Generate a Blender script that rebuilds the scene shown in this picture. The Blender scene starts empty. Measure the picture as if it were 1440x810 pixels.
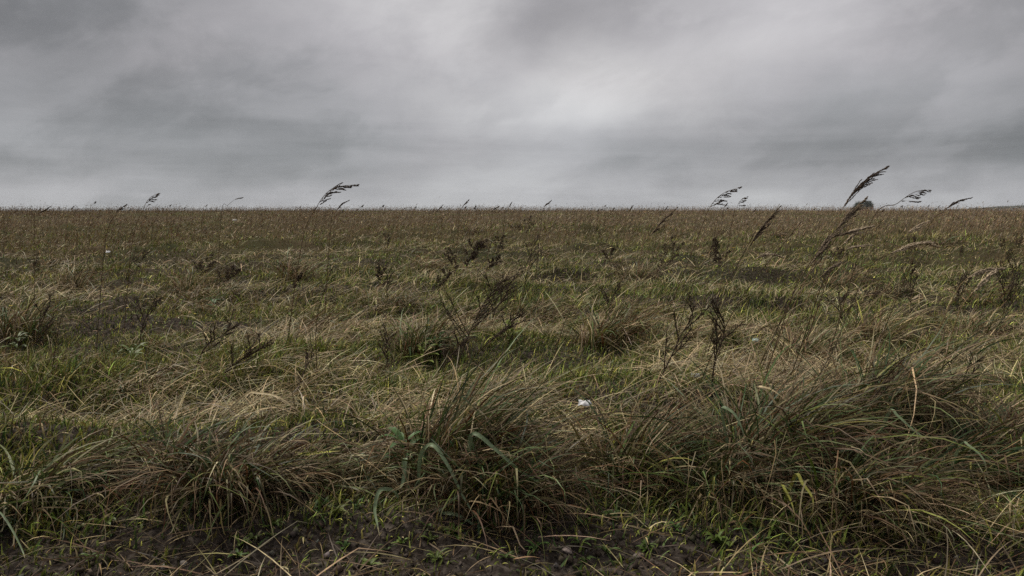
import bpy, math, random
import numpy as np
from mathutils import Vector

rng = np.random.default_rng(7)
random.seed(7)
S = bpy.context.scene
COL = S.collection
PI = math.pi

# ------------------------------------------------------------------ noise
def _hash(ix, iy, seed):
    h = (ix.astype(np.int64) * 374761393 + iy.astype(np.int64) * 668265263 + seed * 974634777) & 0xFFFFFFFF
    h = ((h ^ (h >> 13)) * 1274126177) & 0xFFFFFFFF
    h = ((h ^ (h >> 16)) * 2246822519) & 0xFFFFFFFF
    return ((h ^ (h >> 15)) & 0xFFFFFF) / float(0xFFFFFF)

def vnoise(x, y, seed=0):
    x = np.asarray(x, float); y = np.asarray(y, float)
    ix = np.floor(x); iy = np.floor(y)
    fx = x - ix; fy = y - iy
    u = fx * fx * fx * (fx * (fx * 6 - 15) + 10); v = fy * fy * fy * (fy * (fy * 6 - 15) + 10)
    a = _hash(ix, iy, seed); b = _hash(ix + 1, iy, seed)
    c = _hash(ix, iy + 1, seed); d = _hash(ix + 1, iy + 1, seed)
    return (a * (1 - u) + b * u) * (1 - v) + (c * (1 - u) + d * u) * v

def fbm(x, y, scale, octaves=3, seed=0):
    t = 0; amp = 1; tot = 0; f = 1.0 / scale
    for o in range(octaves):
        t = t + amp * vnoise(np.asarray(x) * f + 17.3 * o, np.asarray(y) * f - 9.1 * o, seed + o)
        tot += amp; amp *= 0.5; f *= 2.03
    return t / tot          # 0..1, mean .5

def sstep(a, b, x):
    t = np.clip((np.asarray(x, float) - a) / (b - a), 0, 1)
    return t * t * (3 - 2 * t)

# ------------------------------------------------------------------ terrain
CAM_H = 1.0
def edge_y(x):              # where the bare soil strip meets the grass
    return 2.37 + 0.22 * (fbm(x, np.zeros_like(np.asarray(x, float)), 0.55, 2, 40) - .5) + 0.05 * np.sin(np.asarray(x) * 2.1 + 1)

def G(x, y):
    x = np.asarray(x, float); y = np.asarray(y, float)
    r = np.hypot(x, y)
    fld = sstep(-.10, .30, y - edge_y(x))
    z = -0.07 * (1 - fld)
    z = z + fld * (0.30 * (fbm(x * .5, y, .95, 2, 3) - .5) + .14 * (fbm(x * .8, y, .4, 2, 13) - .5)) * (1 + .6 * sstep(6, 20, r)) * (1 - .6 * sstep(40, 120, r))
    z = z + fld * 0.5 * (fbm(x, y, 11, 2, 5) - .5) * sstep(5, 25, r)
    z = z + .34 * (fbm(x * .38, y, 2.8, 2, 9) - .5) * sstep(8, 22, r) * (1 - sstep(60, 125, r))
    z = z + 0.62 * sstep(15, 115, r) - 2.6 * sstep(120, 420, r)
    soil = (1 - fld)
    z = z + soil * (0.06 * (fbm(x, y, .16, 3, 21) - .5) + .03 * (fbm(x, y, .045, 3, 25) - .5))
    return z

def G1(x, y): return float(G(np.array([x]), np.array([y]))[0])

# ------------------------------------------------------------------ camera, pixels of the 1440x810 photograph
F = 1120.0
PITCH = math.atan(110.0 / F)
cam_d = bpy.data.cameras.new("camera"); cam = bpy.data.objects.new("camera", cam_d); COL.objects.link(cam)
cam_d.sensor_width = 36; cam_d.lens = 36 * F / 1440
cam_d.clip_start = .05; cam_d.clip_end = 20000
cam.location = (0, 0, CAM_H); cam.rotation_euler = (PI / 2 - PITCH, 0, 0)
S.camera = cam
cp, sp = math.cos(PITCH), math.sin(PITCH)
def ray(px, py):
    a = (px - 720) / F; b = (405 - py) / F
    return Vector((a, cp + b * sp, b * cp - sp))
def at_depth(px, py, Y):
    d = ray(px, py); k = Y / d.y
    return Vector((d.x * k, Y, CAM_H + d.z * k))
def on_ground(px, py):
    d = ray(px, py)
    t = 1.5
    for i in range(900):
        p = d * t
        if CAM_H + p.z <= G1(p.x, p.y): break
        t *= 1.006
    p = d * t
    return Vector((p.x, p.y, G1(p.x, p.y)))
def to_px(x, y, z):
    z = z - CAM_H
    f = y * cp - z * sp; u = y * sp + z * cp
    return 720 + F * x / f, 405 - F * u / f

# ------------------------------------------------------------------ objects
def tag(o, label=None, cat=None, group=None, kind=None):
    if label: o['label'] = label
    if cat: o['category'] = cat
    if group: o['group'] = group
    if kind: o['kind'] = kind
    return o

def link(name, me, mat=None, parent=None, loc=None):
    o = bpy.data.objects.new(name, me); COL.objects.link(o)
    if mat and me: me.materials.append(mat)
    if parent: o.parent = parent
    if loc is not None: o.location = loc
    return o

def thing(name, label, cat, loc, group=None):
    return tag(link(name, None, loc=loc), label, cat, group)

def np_mesh(name, V, quads, tris, colors=None, smooth=True):
    me = bpy.data.meshes.new(name)
    V = np.ascontiguousarray(V, np.float32)
    nq = 0 if quads is None else len(quads); nt = 0 if tris is None else len(tris)
    me.vertices.add(len(V)); me.vertices.foreach_set('co', V.ravel())
    loops = []
    if nq: loops.append(np.asarray(quads, np.int32).ravel())
    if nt: loops.append(np.asarray(tris, np.int32).ravel())
    L = np.concatenate(loops)
    me.loops.add(len(L)); me.loops.foreach_set('vertex_index', L)
    me.polygons.add(nq + nt)
    st = np.concatenate([np.arange(nq) * 4, nq * 4 + np.arange(nt) * 3]).astype(np.int32)
    me.polygons.foreach_set('loop_start', st)
    if smooth: me.polygons.foreach_set('use_smooth', np.ones(nq + nt, bool))
    if colors is not None:
        a = me.color_attributes.new('Col', 'FLOAT_COLOR', 'POINT')
        c = np.ones((len(V), 4), np.float32); c[:, :3] = colors
        a.data.foreach_set('color', c.ravel())
    me.update(calc_edges=True)
    return me

class Geo:
    """collects vertices, faces and colours of one part"""
    def __init__(s): s.V = []; s.Q = []; s.T = []; s.C = []; s.n = 0
    def add(s, V, Q=None, T=None, C=None):
        V = np.asarray(V, np.float32)
        s.V.append(V)
        if Q is not None and len(Q): s.Q.append(np.asarray(Q, np.int64) + s.n)
        if T is not None and len(T): s.T.append(np.asarray(T, np.int64) + s.n)
        C = np.asarray(C if C is not None else (1, 1, 1), np.float32)
        s.C.append(np.broadcast_to(C, V.shape) if C.ndim == 1 else C)
        s.n += len(V)
    def build(s, name, mat, parent=None, origin=(0, 0, 0), loc=None):
        V = np.concatenate(s.V) - np.asarray(origin, np.float32)
        me = np_mesh(name, V, np.concatenate(s.Q) if s.Q else None, np.concatenate(s.T) if s.T else None, np.concatenate(s.C))
        return link(name, me, mat, parent, loc)

def blades(geo, x, y, z, L, w, az, tilt, bend, col, tip=None, nseg=4, twist=None, curl=None, prof=0, zmin=None, kink=0.):
    n = len(x)
    if n == 0: return None
    as_n = lambda a: np.broadcast_to(np.asarray(a, float), (n,)).copy()
    L, w, az, tilt, bend = map(as_n, (L, w, az, tilt, bend))
    twist = rng.normal(0, .6, n) if twist is None else as_n(twist)
    curl = rng.normal(0, .35, n) if curl is None else as_n(curl)
    col = np.broadcast_to(np.asarray(col, float), (n, 3)); tip = col if tip is None else np.broadcast_to(np.asarray(tip, float), (n, 3))
    kk = np.where(rng.random(n) < kink, rng.uniform(.6, 1.7, n), 0); ks = rng.uniform(.3, .8, n)
    zmin = as_n(z) + .004 + .012 * rng.random(n) if zmin is None else as_n(zmin)
    pos = np.stack([as_n(x), as_n(y), as_n(z)], 1)
    Vr = []; Cr = []
    for k in range(nseg + 1):
        s = k / nseg
        th = np.minimum(tilt + bend * s ** 1.25 + kk * (s >= ks), 2.9); a = az + curl * s
        d = np.stack([np.cos(a) * np.sin(th), np.sin(a) * np.sin(th), np.cos(th)], 1)
        if k < nseg:
            if prof == 0: pw = (1 - s ** 2.0) * (.6 + .4 * min(1, s * 4))
            elif prof == 1: pw = 1 - .75 * s
            else: pw = math.sin(PI * (.12 + .88 * s)) ** .8
            pr = np.stack([-np.sin(a), np.cos(a), np.zeros(n)], 1)
            nm = np.cross(d, pr)
            tw = twist * (.5 + s)
            sd = (pr * np.cos(tw)[:, None] + nm * np.sin(tw)[:, None]) * (w * pw * .5)[:, None]
            Vr.append(pos - sd); Vr.append(pos + sd)
            c = col + (tip - col) * s
            Cr.append(c); Cr.append(c)
            pos = pos + d * (L / nseg)[:, None]
            pos[:, 2] = np.maximum(pos[:, 2], zmin)
        else:
            Vr.append(pos); Cr.append(tip)
    m = 2 * nseg + 1
    V = np.stack(Vr, 1).reshape(-1, 3); C = np.stack(Cr, 1).reshape(-1, 3)
    b = (np.arange(n) * m)[:, None]
    Q = np.concatenate([b + np.array([2 * k, 2 * k + 1, 2 * k + 3, 2 * k + 2]) for k in range(nseg - 1)]) if nseg > 1 else None
    T = b + np.array([2 * nseg - 2, 2 * nseg - 1, 2 * nseg])
    geo.add(V, Q, T, C)
    return pos

def tube(geo, pts, r0, r1, col, sides=5):
    pts = [Vector(p) for p in pts]; n = len(pts)
    V = []
    for i, p in enumerate(pts):
        t = (pts[min(i + 1, n - 1)] - pts[max(i - 1, 0)]).normalized()
        u = t.cross(Vector((0, 1, .13))).normalized(); v = t.cross(u)
        r = r0 + (r1 - r0) * i / (n - 1)
        for k in range(sides):
            a = 2 * PI * k / sides
            V.append(p + u * (r * math.cos(a)) + v * (r * math.sin(a)))
    Q = [(i * sides + k, i * sides + (k + 1) % sides, (i + 1) * sides + (k + 1) % sides, (i + 1) * sides + k) for i in range(n - 1) for k in range(sides)]
    geo.add(np.array(V), Q, None, col)

def spikelet(geo, p, d, l, r, col):
    d = d.normalized(); u = d.cross(Vector((.3, 1, .2))).normalized(); v = d.cross(u)
    m = p + d * (l * .42)
    V = [p, p + d * l] + [m + u * (r * a) + v * (r * .7 * b) for a, b in ((1, 0), (0, 1), (-1, 0), (0, -1))]
    T = []
    for k in range(4):
        T += [(0, 2 + (k + 1) % 4, 2 + k), (1, 2 + k, 2 + (k + 1) % 4)]
    geo.add(np.array(V), None, T, col)

def crom(P, n):
    P = [Vector(p) for p in P]
    P = [P[0] * 2 - P[1]] + P + [P[-1] * 2 - P[-2]]
    out = []
    for i in range(1, len(P) - 2):
        for k in range(n):
            t = k / n
            a, b, c, d = P[i - 1], P[i], P[i + 1], P[i + 2]
            out.append(.5 * ((2 * b) + (c - a) * t + (2 * a - 5 * b + 4 * c - d) * t * t + (3 * b - a - 3 * c + d) * t ** 3))
    out.append(P[-2])
    return out

# ------------------------------------------------------------------ materials
def new_mat(name):
    m = bpy.data.materials.new(name); m.use_nodes = True
    nt = m.node_tree; nt.nodes.clear()
    out = nt.nodes.new('ShaderNodeOutputMaterial')
    return m, nt, out

def leaf_mat(name, rough, transl, spec=.35, var=.25, scale=55):
    m, nt, out = new_mat(name)
    N = nt.nodes.new; lk = nt.links.new
    at = N('ShaderNodeVertexColor'); at.layer_name = 'Col'
    tc = N('ShaderNodeNewGeometry')
    no = N('ShaderNodeTexNoise'); no.inputs['Scale'].default_value = scale; no.inputs['Detail'].default_value = 2
    lk(tc.outputs['Position'], no.inputs['Vector'])
    mr = N('ShaderNodeMapRange'); mr.inputs['From Min'].default_value = .3; mr.inputs['From Max'].default_value = .7
    mr.inputs['To Min'].default_value = 1 - var; mr.inputs['To Max'].default_value = 1 + var
    lk(no.outputs[0], mr.inputs['Value'])
    mx = N('ShaderNodeVectorMath'); mx.operation = 'SCALE'
    lk(at.outputs['Color'], mx.inputs[0]); lk(mr.outputs[0], mx.inputs['Scale'])
    p = N('ShaderNodeBsdfPrincipled'); p.inputs['Roughness'].default_value = rough
    p.inputs['Specular IOR Level'].default_value = spec
    lk(mx.outputs[0], p.inputs['Base Color'])
    if transl > 0:
        t = N('ShaderNodeBsdfTranslucent'); lk(mx.outputs[0], t.inputs['Color'])
        ms = N('ShaderNodeMixShader'); ms.inputs[0].default_value = transl
        lk(p.outputs[0], ms.inputs[1]); lk(t.outputs[0], ms.inputs[2]); lk(ms.outputs[0], out.inputs['Surface'])
    else:
        lk(p.outputs[0], out.inputs['Surface'])
    return m

M_BLADE = leaf_mat('grass_blade', .55, .12, .14)
M_DRY = leaf_mat('dead_plant', .8, .05, .08, .3, 90)
M_LEAF = leaf_mat('broad_leaf', .5, .14, .18, .25, 80)
M_STONE = leaf_mat('stone', .9, 0, .08, .35, 60)
M_TREE = leaf_mat('tree_leaf', .6, .2, .3, .3, 2)

def ground_mat():
    m, nt, out = new_mat('soil_and_turf')
    N = nt.nodes.new; lk = nt.links.new
    g = N('ShaderNodeNewGeometry')
    def noise(scale, detail=4):
        n = N('ShaderNodeTexNoise'); n.inputs['Scale'].default_value = scale; n.inputs['Detail'].default_value = detail
        lk(g.outputs['Position'], n.inputs['Vector']); return n.outputs[0]
    def ramp(v, stops):
        r = N('ShaderNodeValToRGB'); r.color_ramp.elements.remove(r.color_ramp.elements[0])
        for i, (p, c) in enumerate(stops):
            e = r.color_ramp.elements[0] if i == 0 else r.color_ramp.elements.new(p)
            e.position = p; e.color = (*c, 1)
        lk(v, r.inputs[0]); return r.outputs[0]
    soil = ramp(noise(38, 6), [(.3, (.017, .013, .0105)), (.5, (.036, .029, .024)), (.7, (.09, .075, .062))])
    field = ramp(noise(.55, 7), [(.32, (.03, .034, .012)), (.47, (.055, .05, .022)), (.62, (.075, .055, .03))])
    far = ramp(noise(.09, 5), [(.3, (.065, .05, .03)), (.5, (.085, .066, .04)), (.66, (.05, .058, .02))])
    sep = N('ShaderNodeVectorMath'); sep.operation = 'LENGTH'; lk(g.outputs['Position'], sep.inputs[0])
    def mixc(f, a, b):
        x = N('ShaderNodeMix'); x.data_type = 'RGBA'; lk(f, x.inputs['Factor']); lk(a, x.inputs['A']); lk(b, x.inputs['B']); return x.outputs['Result']
    def mrange(v, a, b):
        x = N('ShaderNodeMapRange'); x.inputs['From Min'].default_value = a; x.inputs['From Max'].default_value = b; lk(v, x.inputs['Value']); return x.outputs[0]
    c = mixc(mrange(sep.outputs['Value'], 8, 22), soil, field)
    c = mixc(mrange(sep.outputs['Value'], 18, 60), c, far)
    p = N('ShaderNodeBsdfPrincipled'); p.inputs['Roughness'].default_value = 1; p.inputs['Specular IOR Level'].default_value = .03
    lk(c, p.inputs['Base Color'])
    bp = N('ShaderNodeBump'); bp.inputs['Strength'].default_value = .6; bp.inputs['Distance'].default_value = .01
    lk(noise(130, 5), bp.inputs['Height']); lk(bp.outputs[0], p.inputs['Normal'])
    lk(p.outputs[0], out.inputs['Surface'])
    return m

# ------------------------------------------------------------------ ground: one polar sheet to the horizon
def build_ground():
    radii = [0.0]
    r = .25
    while r < 5200:
        radii.append(r)
        d = .012 if 1.7 < r < 3.0 else (.05 if r < 1.7 else max(.02, .012 * r))
        r += d
    radii = np.array(radii[1:])
    na_f = 420
    ang = np.concatenate([np.linspace(math.radians(40), math.radians(140), na_f, endpoint=False), np.linspace(math.radians(140), math.radians(400), 160, endpoint=False)])
    na = len(ang)
    R, A = np.meshgrid(radii, ang, indexing='ij')
    X = (R * np.cos(A)).ravel(); Y = (R * np.sin(A)).ravel()
    Z = G(X, Y)
    V = np.stack([X, Y, Z], 1)
    V = np.concatenate([V, [[0, 0, G1(0, 0)]]])
    i = np.arange(len(radii) - 1)[:, None] * na; j = np.arange(na)[None]; jn = (j + 1) % na
    Q = np.stack([i + j, i + na + j, i + na + jn, i + jn], -1).reshape(-1, 4)
    c = len(V) - 1
    T = np.stack([np.full(na, c), np.arange(na), (np.arange(na) + 1) % na], 1)
    me = np_mesh('ground', V, Q, T)
    o = link('ground', me, ground_mat())
    tag(o, kind='structure')
build_ground()

# ------------------------------------------------------------------ colours (linear albedo)
A3 = lambda *c: np.array(c, float)
TURF = A3(.125, .155, .03); TURF_D = A3(.036, .064, .016); TURF_Y = A3(.25, .245, .055)
STRAW = A3(.42, .335, .19); TAN = A3(.235, .175, .095); BROWN = A3(.10, .066, .036); RUSSET = A3(.14, .07, .03)
GREYG = A3(.10, .135, .045); DKGREEN = A3(.04, .072, .024); DEAD = A3(.055, .039, .027)

def pick(n, cols, wts, jit=.34):
    wts = np.array(wts, float); wts /= wts.sum()
    c = np.array(cols)[rng.choice(len(cols), n, p=wts)]
    return c * np.exp(rng.normal(0, jit, (n, 1))) * np.exp(rng.normal(0, .06, (n, 3)))

# ------------------------------------------------------------------ scatter over the visible wedge
def scatter(dens, r0, r1, margin=1.4):
    xs = []; ys = []
    edges = np.geomspace(r0, r1, 60)
    for a, b in zip(edges[:-1], edges[1:]):
        rm = .5 * (a + b)
        h = math.atan(.66 + margin / rm)
        n = rng.poisson(max(0, dens(rm)) * h * (b * b - a * a))
        rr = np.sqrt(a * a + (b * b - a * a) * rng.random(n)); t = rng.uniform(-h, h, n)
        xs.append(rr * np.sin(t)); ys.append(rr * np.cos(t))
    return np.concatenate(xs), np.concatenate(ys)

def greenness(x, y):
    r = np.hypot(x, y)
    g = fbm(x * .42, y, .9, 3, 60) * .6 + fbm(x * .4, y, 3.4, 2, 66) * .4
    g = g + .17 - .11 * sstep(14, 40, r)
    return sstep(.44, .58, g)

def turf():
    geo = Geo()
    for r0, r1, nseg, d0 in ((1.9, 5, 4, 1), (5, 14, 3, 0), (14, 320, 2, 0)):
        dens = (lambda r: 6000) if d0 else (lambda r: 6000 * (5 / r) ** 2.1)
        x, y = scatter(dens, r0, r1)
        r = np.hypot(x, y)
        e = y - edge_y(x)
        p = sstep(-.12, .2, e + .25 * (fbm(x, y, .25, 2, 71) - .5)) + .36 * sstep(-.34, -.02, e)
        p = np.minimum(p, 1)
        sp = sstep(.48, .66, fbm(x, y, .13, 2, 75) + .16 * sstep(.3, 1.0, np.abs(x + .1)) + .16 * sstep(.35, .05, edge_y(x) - y) + .04)
        p = np.maximum(p, .7 * sp * (y > 1.9))
        fr = sstep(7, 22, r)
        lush = (fbm(x * .7, y, .36, 3, 80) * .6 + fbm(x * .5, y, 1.1, 2, 84) * .4) * (1 - fr) + fr * (fbm(x * .5, y, 1.6, 3, 87) * .6 + fbm(x * .3, y, 5, 2, 89) * .4)
        pit = sstep(.37, .50, lush)
        p = p * (.72 + .28 * pit)
        k = rng.random(len(x)) < p
        x = x[k]; y = y[k]; lush = lush[k]; r = r[k]; pit = pit[k]; n = len(x)
        z = G(x, y)
        gr = greenness(x, y)
        isg = rng.random(n) < (.38 + .54 * gr) * (1 - .22 * sstep(-.5, -3.5, x)) * (1 - .68 * sstep(13, 42, r))
        cg = pick(n, [TURF, TURF_D, TURF_Y, GREYG], [5, 2.8, 2.6, .8], .5)
        cd = pick(n, [STRAW, TAN, BROWN, RUSSET], [1.8, 2.8, 4.2, 1.4], .42)
        col = np.where(isg[:, None], cg, cd)
        tip = np.where((rng.random(n) < .3)[:, None], cd * 1.1, col * 1.15)
        L = (.04 + .10 * rng.random(n) ** 1.7) * (.68 + .8 * sstep(.4, .7, lush)) * np.where(isg, 1, 1.1) * (1 + .7 * sstep(12, 30, r))
        young = sstep(.2, -.1, y - edge_y(x)); L *= 1 - .3 * young
        sel = rng.random(n) > .45 * sstep(.35, .1, y - edge_y(x)) * sstep(.35, .55, fbm(x, y, .3, 2, 99))
        L = np.where(sel, L, L * .3)
        w = (.0036 + .0060 * rng.random(n) ** 1.5) * np.where(isg, 1, .75) * np.maximum(1, r / 6) ** .85
        az = rng.normal(0, 1.0, n) + np.where(rng.random(n) < .45, rng.uniform(-PI, PI, n), 0)
        tilt = np.abs(rng.normal(.35, .35, n)) + np.where(isg, 0, .3); bend = rng.uniform(.2, 1.7, n)
        blades(geo, x, y, z - .01, L, w, az, tilt, bend, col, tip, nseg, kink=.15)
    o = geo.build('grass', M_BLADE); tag(o, 'short mixed green and brown grass covering the whole field', 'grass', kind='stuff')

def thatch():
    geo = Geo()
    for r0, r1, nseg in ((2.0, 6, 5), (6, 16, 3), (16, 220, 2)):
        x, y = scatter(lambda r: 1250 if r < 5 else 1250 * (5 / r) ** 2.1, r0, r1)
        e = y - edge_y(x)
        t = fbm(x * .45, y, .6, 3, 90)
        p = sstep(.49, .58, t + .08 * (1 - greenness(x, y))) * (.06 + .94 * sstep(-.05, .2, e))
        k = rng.random(len(x)) < p
        x = x[k]; y = y[k]; n = len(x); r = np.hypot(x, y); z = G(x, y)
        flow = (fbm(x, y, .9, 2, 95) - .5) * 3.6 + np.where(rng.random(n) < .2, PI, 0)
        col = pick(n, [STRAW, TAN, BROWN, A3(.27, .24, .16)], [5.4, 2.2, 1.2, 2.4], .32)
        L = rng.uniform(.10, .36, n); w = (.0024 + .003 * rng.random(n)) * np.maximum(1, r / 6) ** .8
        blades(geo, x, y, z + .01 + .05 * rng.random(n), L, w, flow + rng.normal(0, .95, n), rng.uniform(.8, 1.5, n), rng.uniform(.2, 1.0, n), col, None, nseg, kink=.35,
               zmin=z + .01 + .05 * rng.random(n))
    o = geo.build('dry_grass', M_BLADE); tag(o, 'bleached straw lying in the turf across the field', 'dry grass', kind='stuff')

def culms():
    geo = Geo()
    x, y = scatter(lambda r: 3 * sstep(3.5, 9, r) if r < 9 else (3 + 31 * sstep(11, 24, r) + 8 * sstep(55, 80, r)) * min(1, (20 / r) ** 1.35), 3.5, 190)
    clump = fbm(x * .6, y, 1.9, 3, 110); tallness = fbm(x * .5, y, 3.1, 2, 117)
    k = rng.random(len(x)) < sstep(.46, .56, clump); x = x[k]; y = y[k]; tallness = tallness[k]
    n = len(x); r = np.hypot(x, y); z = G(x, y)
    col = pick(n, [BROWN, RUSSET, TAN, A3(.14, .10, .072)], [4, 1.5, 2.4, 3], .34)
    L = rng.normal(.52, .13, n).clip(.25, .95) * (1 + .15 * sstep(30, 80, r)) * (.45 + 1.1 * tallness); w = .0018 * np.maximum(1, r / 5) ** .85
    az = rng.normal(.0, .55, n); tilt = np.abs(rng.normal(.22, .15, n)); bend = rng.uniform(.2, .7, n)
    end = blades(geo, x, y, z, L, w, az, tilt, bend, col, None, 3, prof=1)
    th = tilt + bend * .9
    hb = end - .03 * np.stack([np.cos(az) * np.sin(th), np.sin(az) * np.sin(th), np.cos(th)], 1)
    blades(geo, hb[:, 0], hb[:, 1], hb[:, 2], rng.uniform(.05, .11, n), w * rng.uniform(1.6, 3.2, n), az, th, .4, col * 1.1, None, 3, prof=2)
    o = geo.build('dry_grass_stems', M_BLADE); tag(o, 'thin brown flowering stems of grass leaning right all over the far field', 'dry grass', kind='stuff')

turf(); thatch(); culms()

# ------------------------------------------------------------------ tussocks
def tuft(geo, c, R, H, n, cols, wts, lean=.35, az0=0., wmul=1., droop=(1.0, 2.3), nseg=6, tilt0=.15, width=.0088, shade_tone=0.):
    rr = R * .42 * np.sqrt(rng.random(n)); ta = rng.uniform(-PI, PI, n)
    x = c[0] + rr * np.cos(ta); y = c[1] + rr * np.sin(ta) * .8
    z = G(x, y)
    ox = np.cos(ta) * (rr / (R * .42)) + lean * 1.6 * math.cos(az0) + rng.normal(0, .65, n)
    oy = np.sin(ta) * (rr / (R * .42)) + lean * 1.6 * math.sin(az0) + rng.normal(0, .65, n)
    az = np.arctan2(oy, ox)
    L = .88 * H * rng.uniform(.45, 1.8, n); L *= np.where(rng.random(n) < .12, 1.3, 1)
    tilt = tilt0 + .12 + .7 * rr / (R * .42) * rng.random(n) + .1 * rng.random(n)
    bend = rng.uniform(*droop, n)
    w = width * rng.uniform(.55, 1.25, n) * wmul
    col = pick(n, cols, wts, .22)
    tip = np.where((rng.random(n) < .4)[:, None], pick(n, [TAN, BROWN], [1, 1]), col)
    rot = np.where(rng.random(n) < .75, 1 - shade_tone * rng.uniform(.6, 1., n), 1)[:, None]; col = col * rot; tip = tip * rot   # most blades darkened; puts the front bank's shade into their colour
    blades(geo, x, y, z - .01, L, w, az, tilt, bend, col, tip, nseg, curl=rng.normal(0, .75, n), kink=.45)

DRYC = [STRAW, TAN, BROWN, RUSSET]
GRNC = [TURF * .8, DKGREEN, GREYG, TURF_Y]
def tussock(px, py, R, H, nd, ng, label, dw=(1.0, 2.4, 4.2, 2), gw=(2.4, 4, 3, .7), lean=.35, az0=0., group='tussocks on the grassy bank in front', droop=(1., 2.3), tilt0=.15, pos=None, nseg=7, wmul=1., shade_tone=0.):
    nd = int(nd * .42); ng = int(ng * .75)
    p = on_ground(px, py) if pos is None else pos
    t = thing('tussock', label, 'tussock', p, group)
    if nd:
        g = Geo(); tuft(g, p, R, H, nd, DRYC, dw, lean, az0, .75 * wmul, droop, nseg, tilt0, shade_tone=shade_tone); g.build('dry_blades', M_BLADE, t, p)
    if ng:
        g = Geo(); tuft(g, p, R * .8, H * .95, ng, GRNC, gw, lean, az0, .95 * wmul, (droop[0] * .7, droop[1] * .85), nseg, tilt0, shade_tone=shade_tone * .7); g.build('green_blades', M_LEAF, t, p)
    return t, p

FRONT = [
 # px, py, R, H, dry, green, label, opts
 (318, 700, .42, .27, 1300, 170, 'shaggy brown tussock with curling straw hanging onto the soil, in front on the left', dict(dw=(1.6, 2.4, 4.4, 2.2), lean=.25, az0=-.4, droop=(1.4, 2.7))),
 (250, 668, .34, .24, 500, 160, 'russet crowned grass tussock just behind the shaggy straw tussock', dict(dw=(.8, 2, 3, 3))),
 (60, 690, .42, .26, 620, 280, 'dark green and grey tussock combed flat in the left corner of the bank', dict(dw=(2, 3, 2, 1), lean=.9, tilt0=.6, droop=(.8, 1.6))),
 (150, 668, .40, .22, 560, 200, 'tussock of long blades streaming right beside the shaggy straw tussock', dict(dw=(3, 3, 1.5, .6), lean=1.2, tilt0=.75, droop=(.6, 1.2))),
 (450, 672, .40, .22, 620, 160, 'low tussock of pale flattened straw between the shaggy tussock and the broad bladed one', dict(dw=(4, 3, 1.2, .6), lean=1.0, tilt0=.7, droop=(.6, 1.4))),
 (620, 672, .42, .39, 900, 300, 'orange brown tussock with fresh green shoots leaning right, centre of the bank', dict(dw=(1.2, 2.4, 2.4, 3), lean=.7, droop=(.8, 1.9))),
 (700, 700, .46, .27, 900, 200, 'dark tangled tussock with thin brown arcs below the orange brown one', dict(dw=(.8, 1.8, 4.6, 2), lean=.4, az0=-.5, droop=(1.2, 2.3))),
 (885, 690, .36, .32, 560, 320, 'green tussock of upright blades beside the white scrap', dict(dw=(1, 2.4, 3, 2), lean=.55, droop=(.6, 1.6))),
 (1075, 665, .50, .43, 1700, 560, 'tall dark green and brown tussock, biggest of those on the right of the bank', dict(dw=(.7, 1.9, 4.4, 2), gw=(1.6, 6, 1.6, .5), lean=.5, droop=(1.1, 2.5))),
 (1010, 700, .38, .27, 640, 260, 'brown tussock of criss-crossing blades in front of the tall dark one', dict(dw=(.8, 2, 4.6, 2), lean=.3, az0=-.6, droop=(1.2, 2.3))),
 (1200, 715, .48, .30, 1000, 240, 'tangled brown tussock leaning over the litter beside the tall dark one', dict(dw=(.8, 2, 4.6, 1.8), lean=.3, az0=-.5, droop=(1.2, 2.4))),
 (1320, 695, .44, .34, 800, 320, 'dark green tussock with curved shiny blades near the right end of the bank', dict(gw=(2, 5, 2.4, .4), lean=.25, droop=(1.2, 2.4))),
 (1425, 660, .42, .28, 700, 260, 'tussock of dark blades cut off at the right edge of the view', dict(lean=.3, droop=(1.1, 2.4))),
 (1400, 610, .46, .24, 760, 90, 'low tussock of bleached straw combed right behind the dark right hand ones', dict(dw=(5, 3, 1, .4), lean=1.1, tilt0=.7, droop=(.6, 1.3))),
 (1230, 600, .42, .42, 620, 200, 'brown tussock with thin stems behind the tangled brown one', dict(dw=(1, 3, 3, 1.6), lean=.6)),
]
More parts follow.
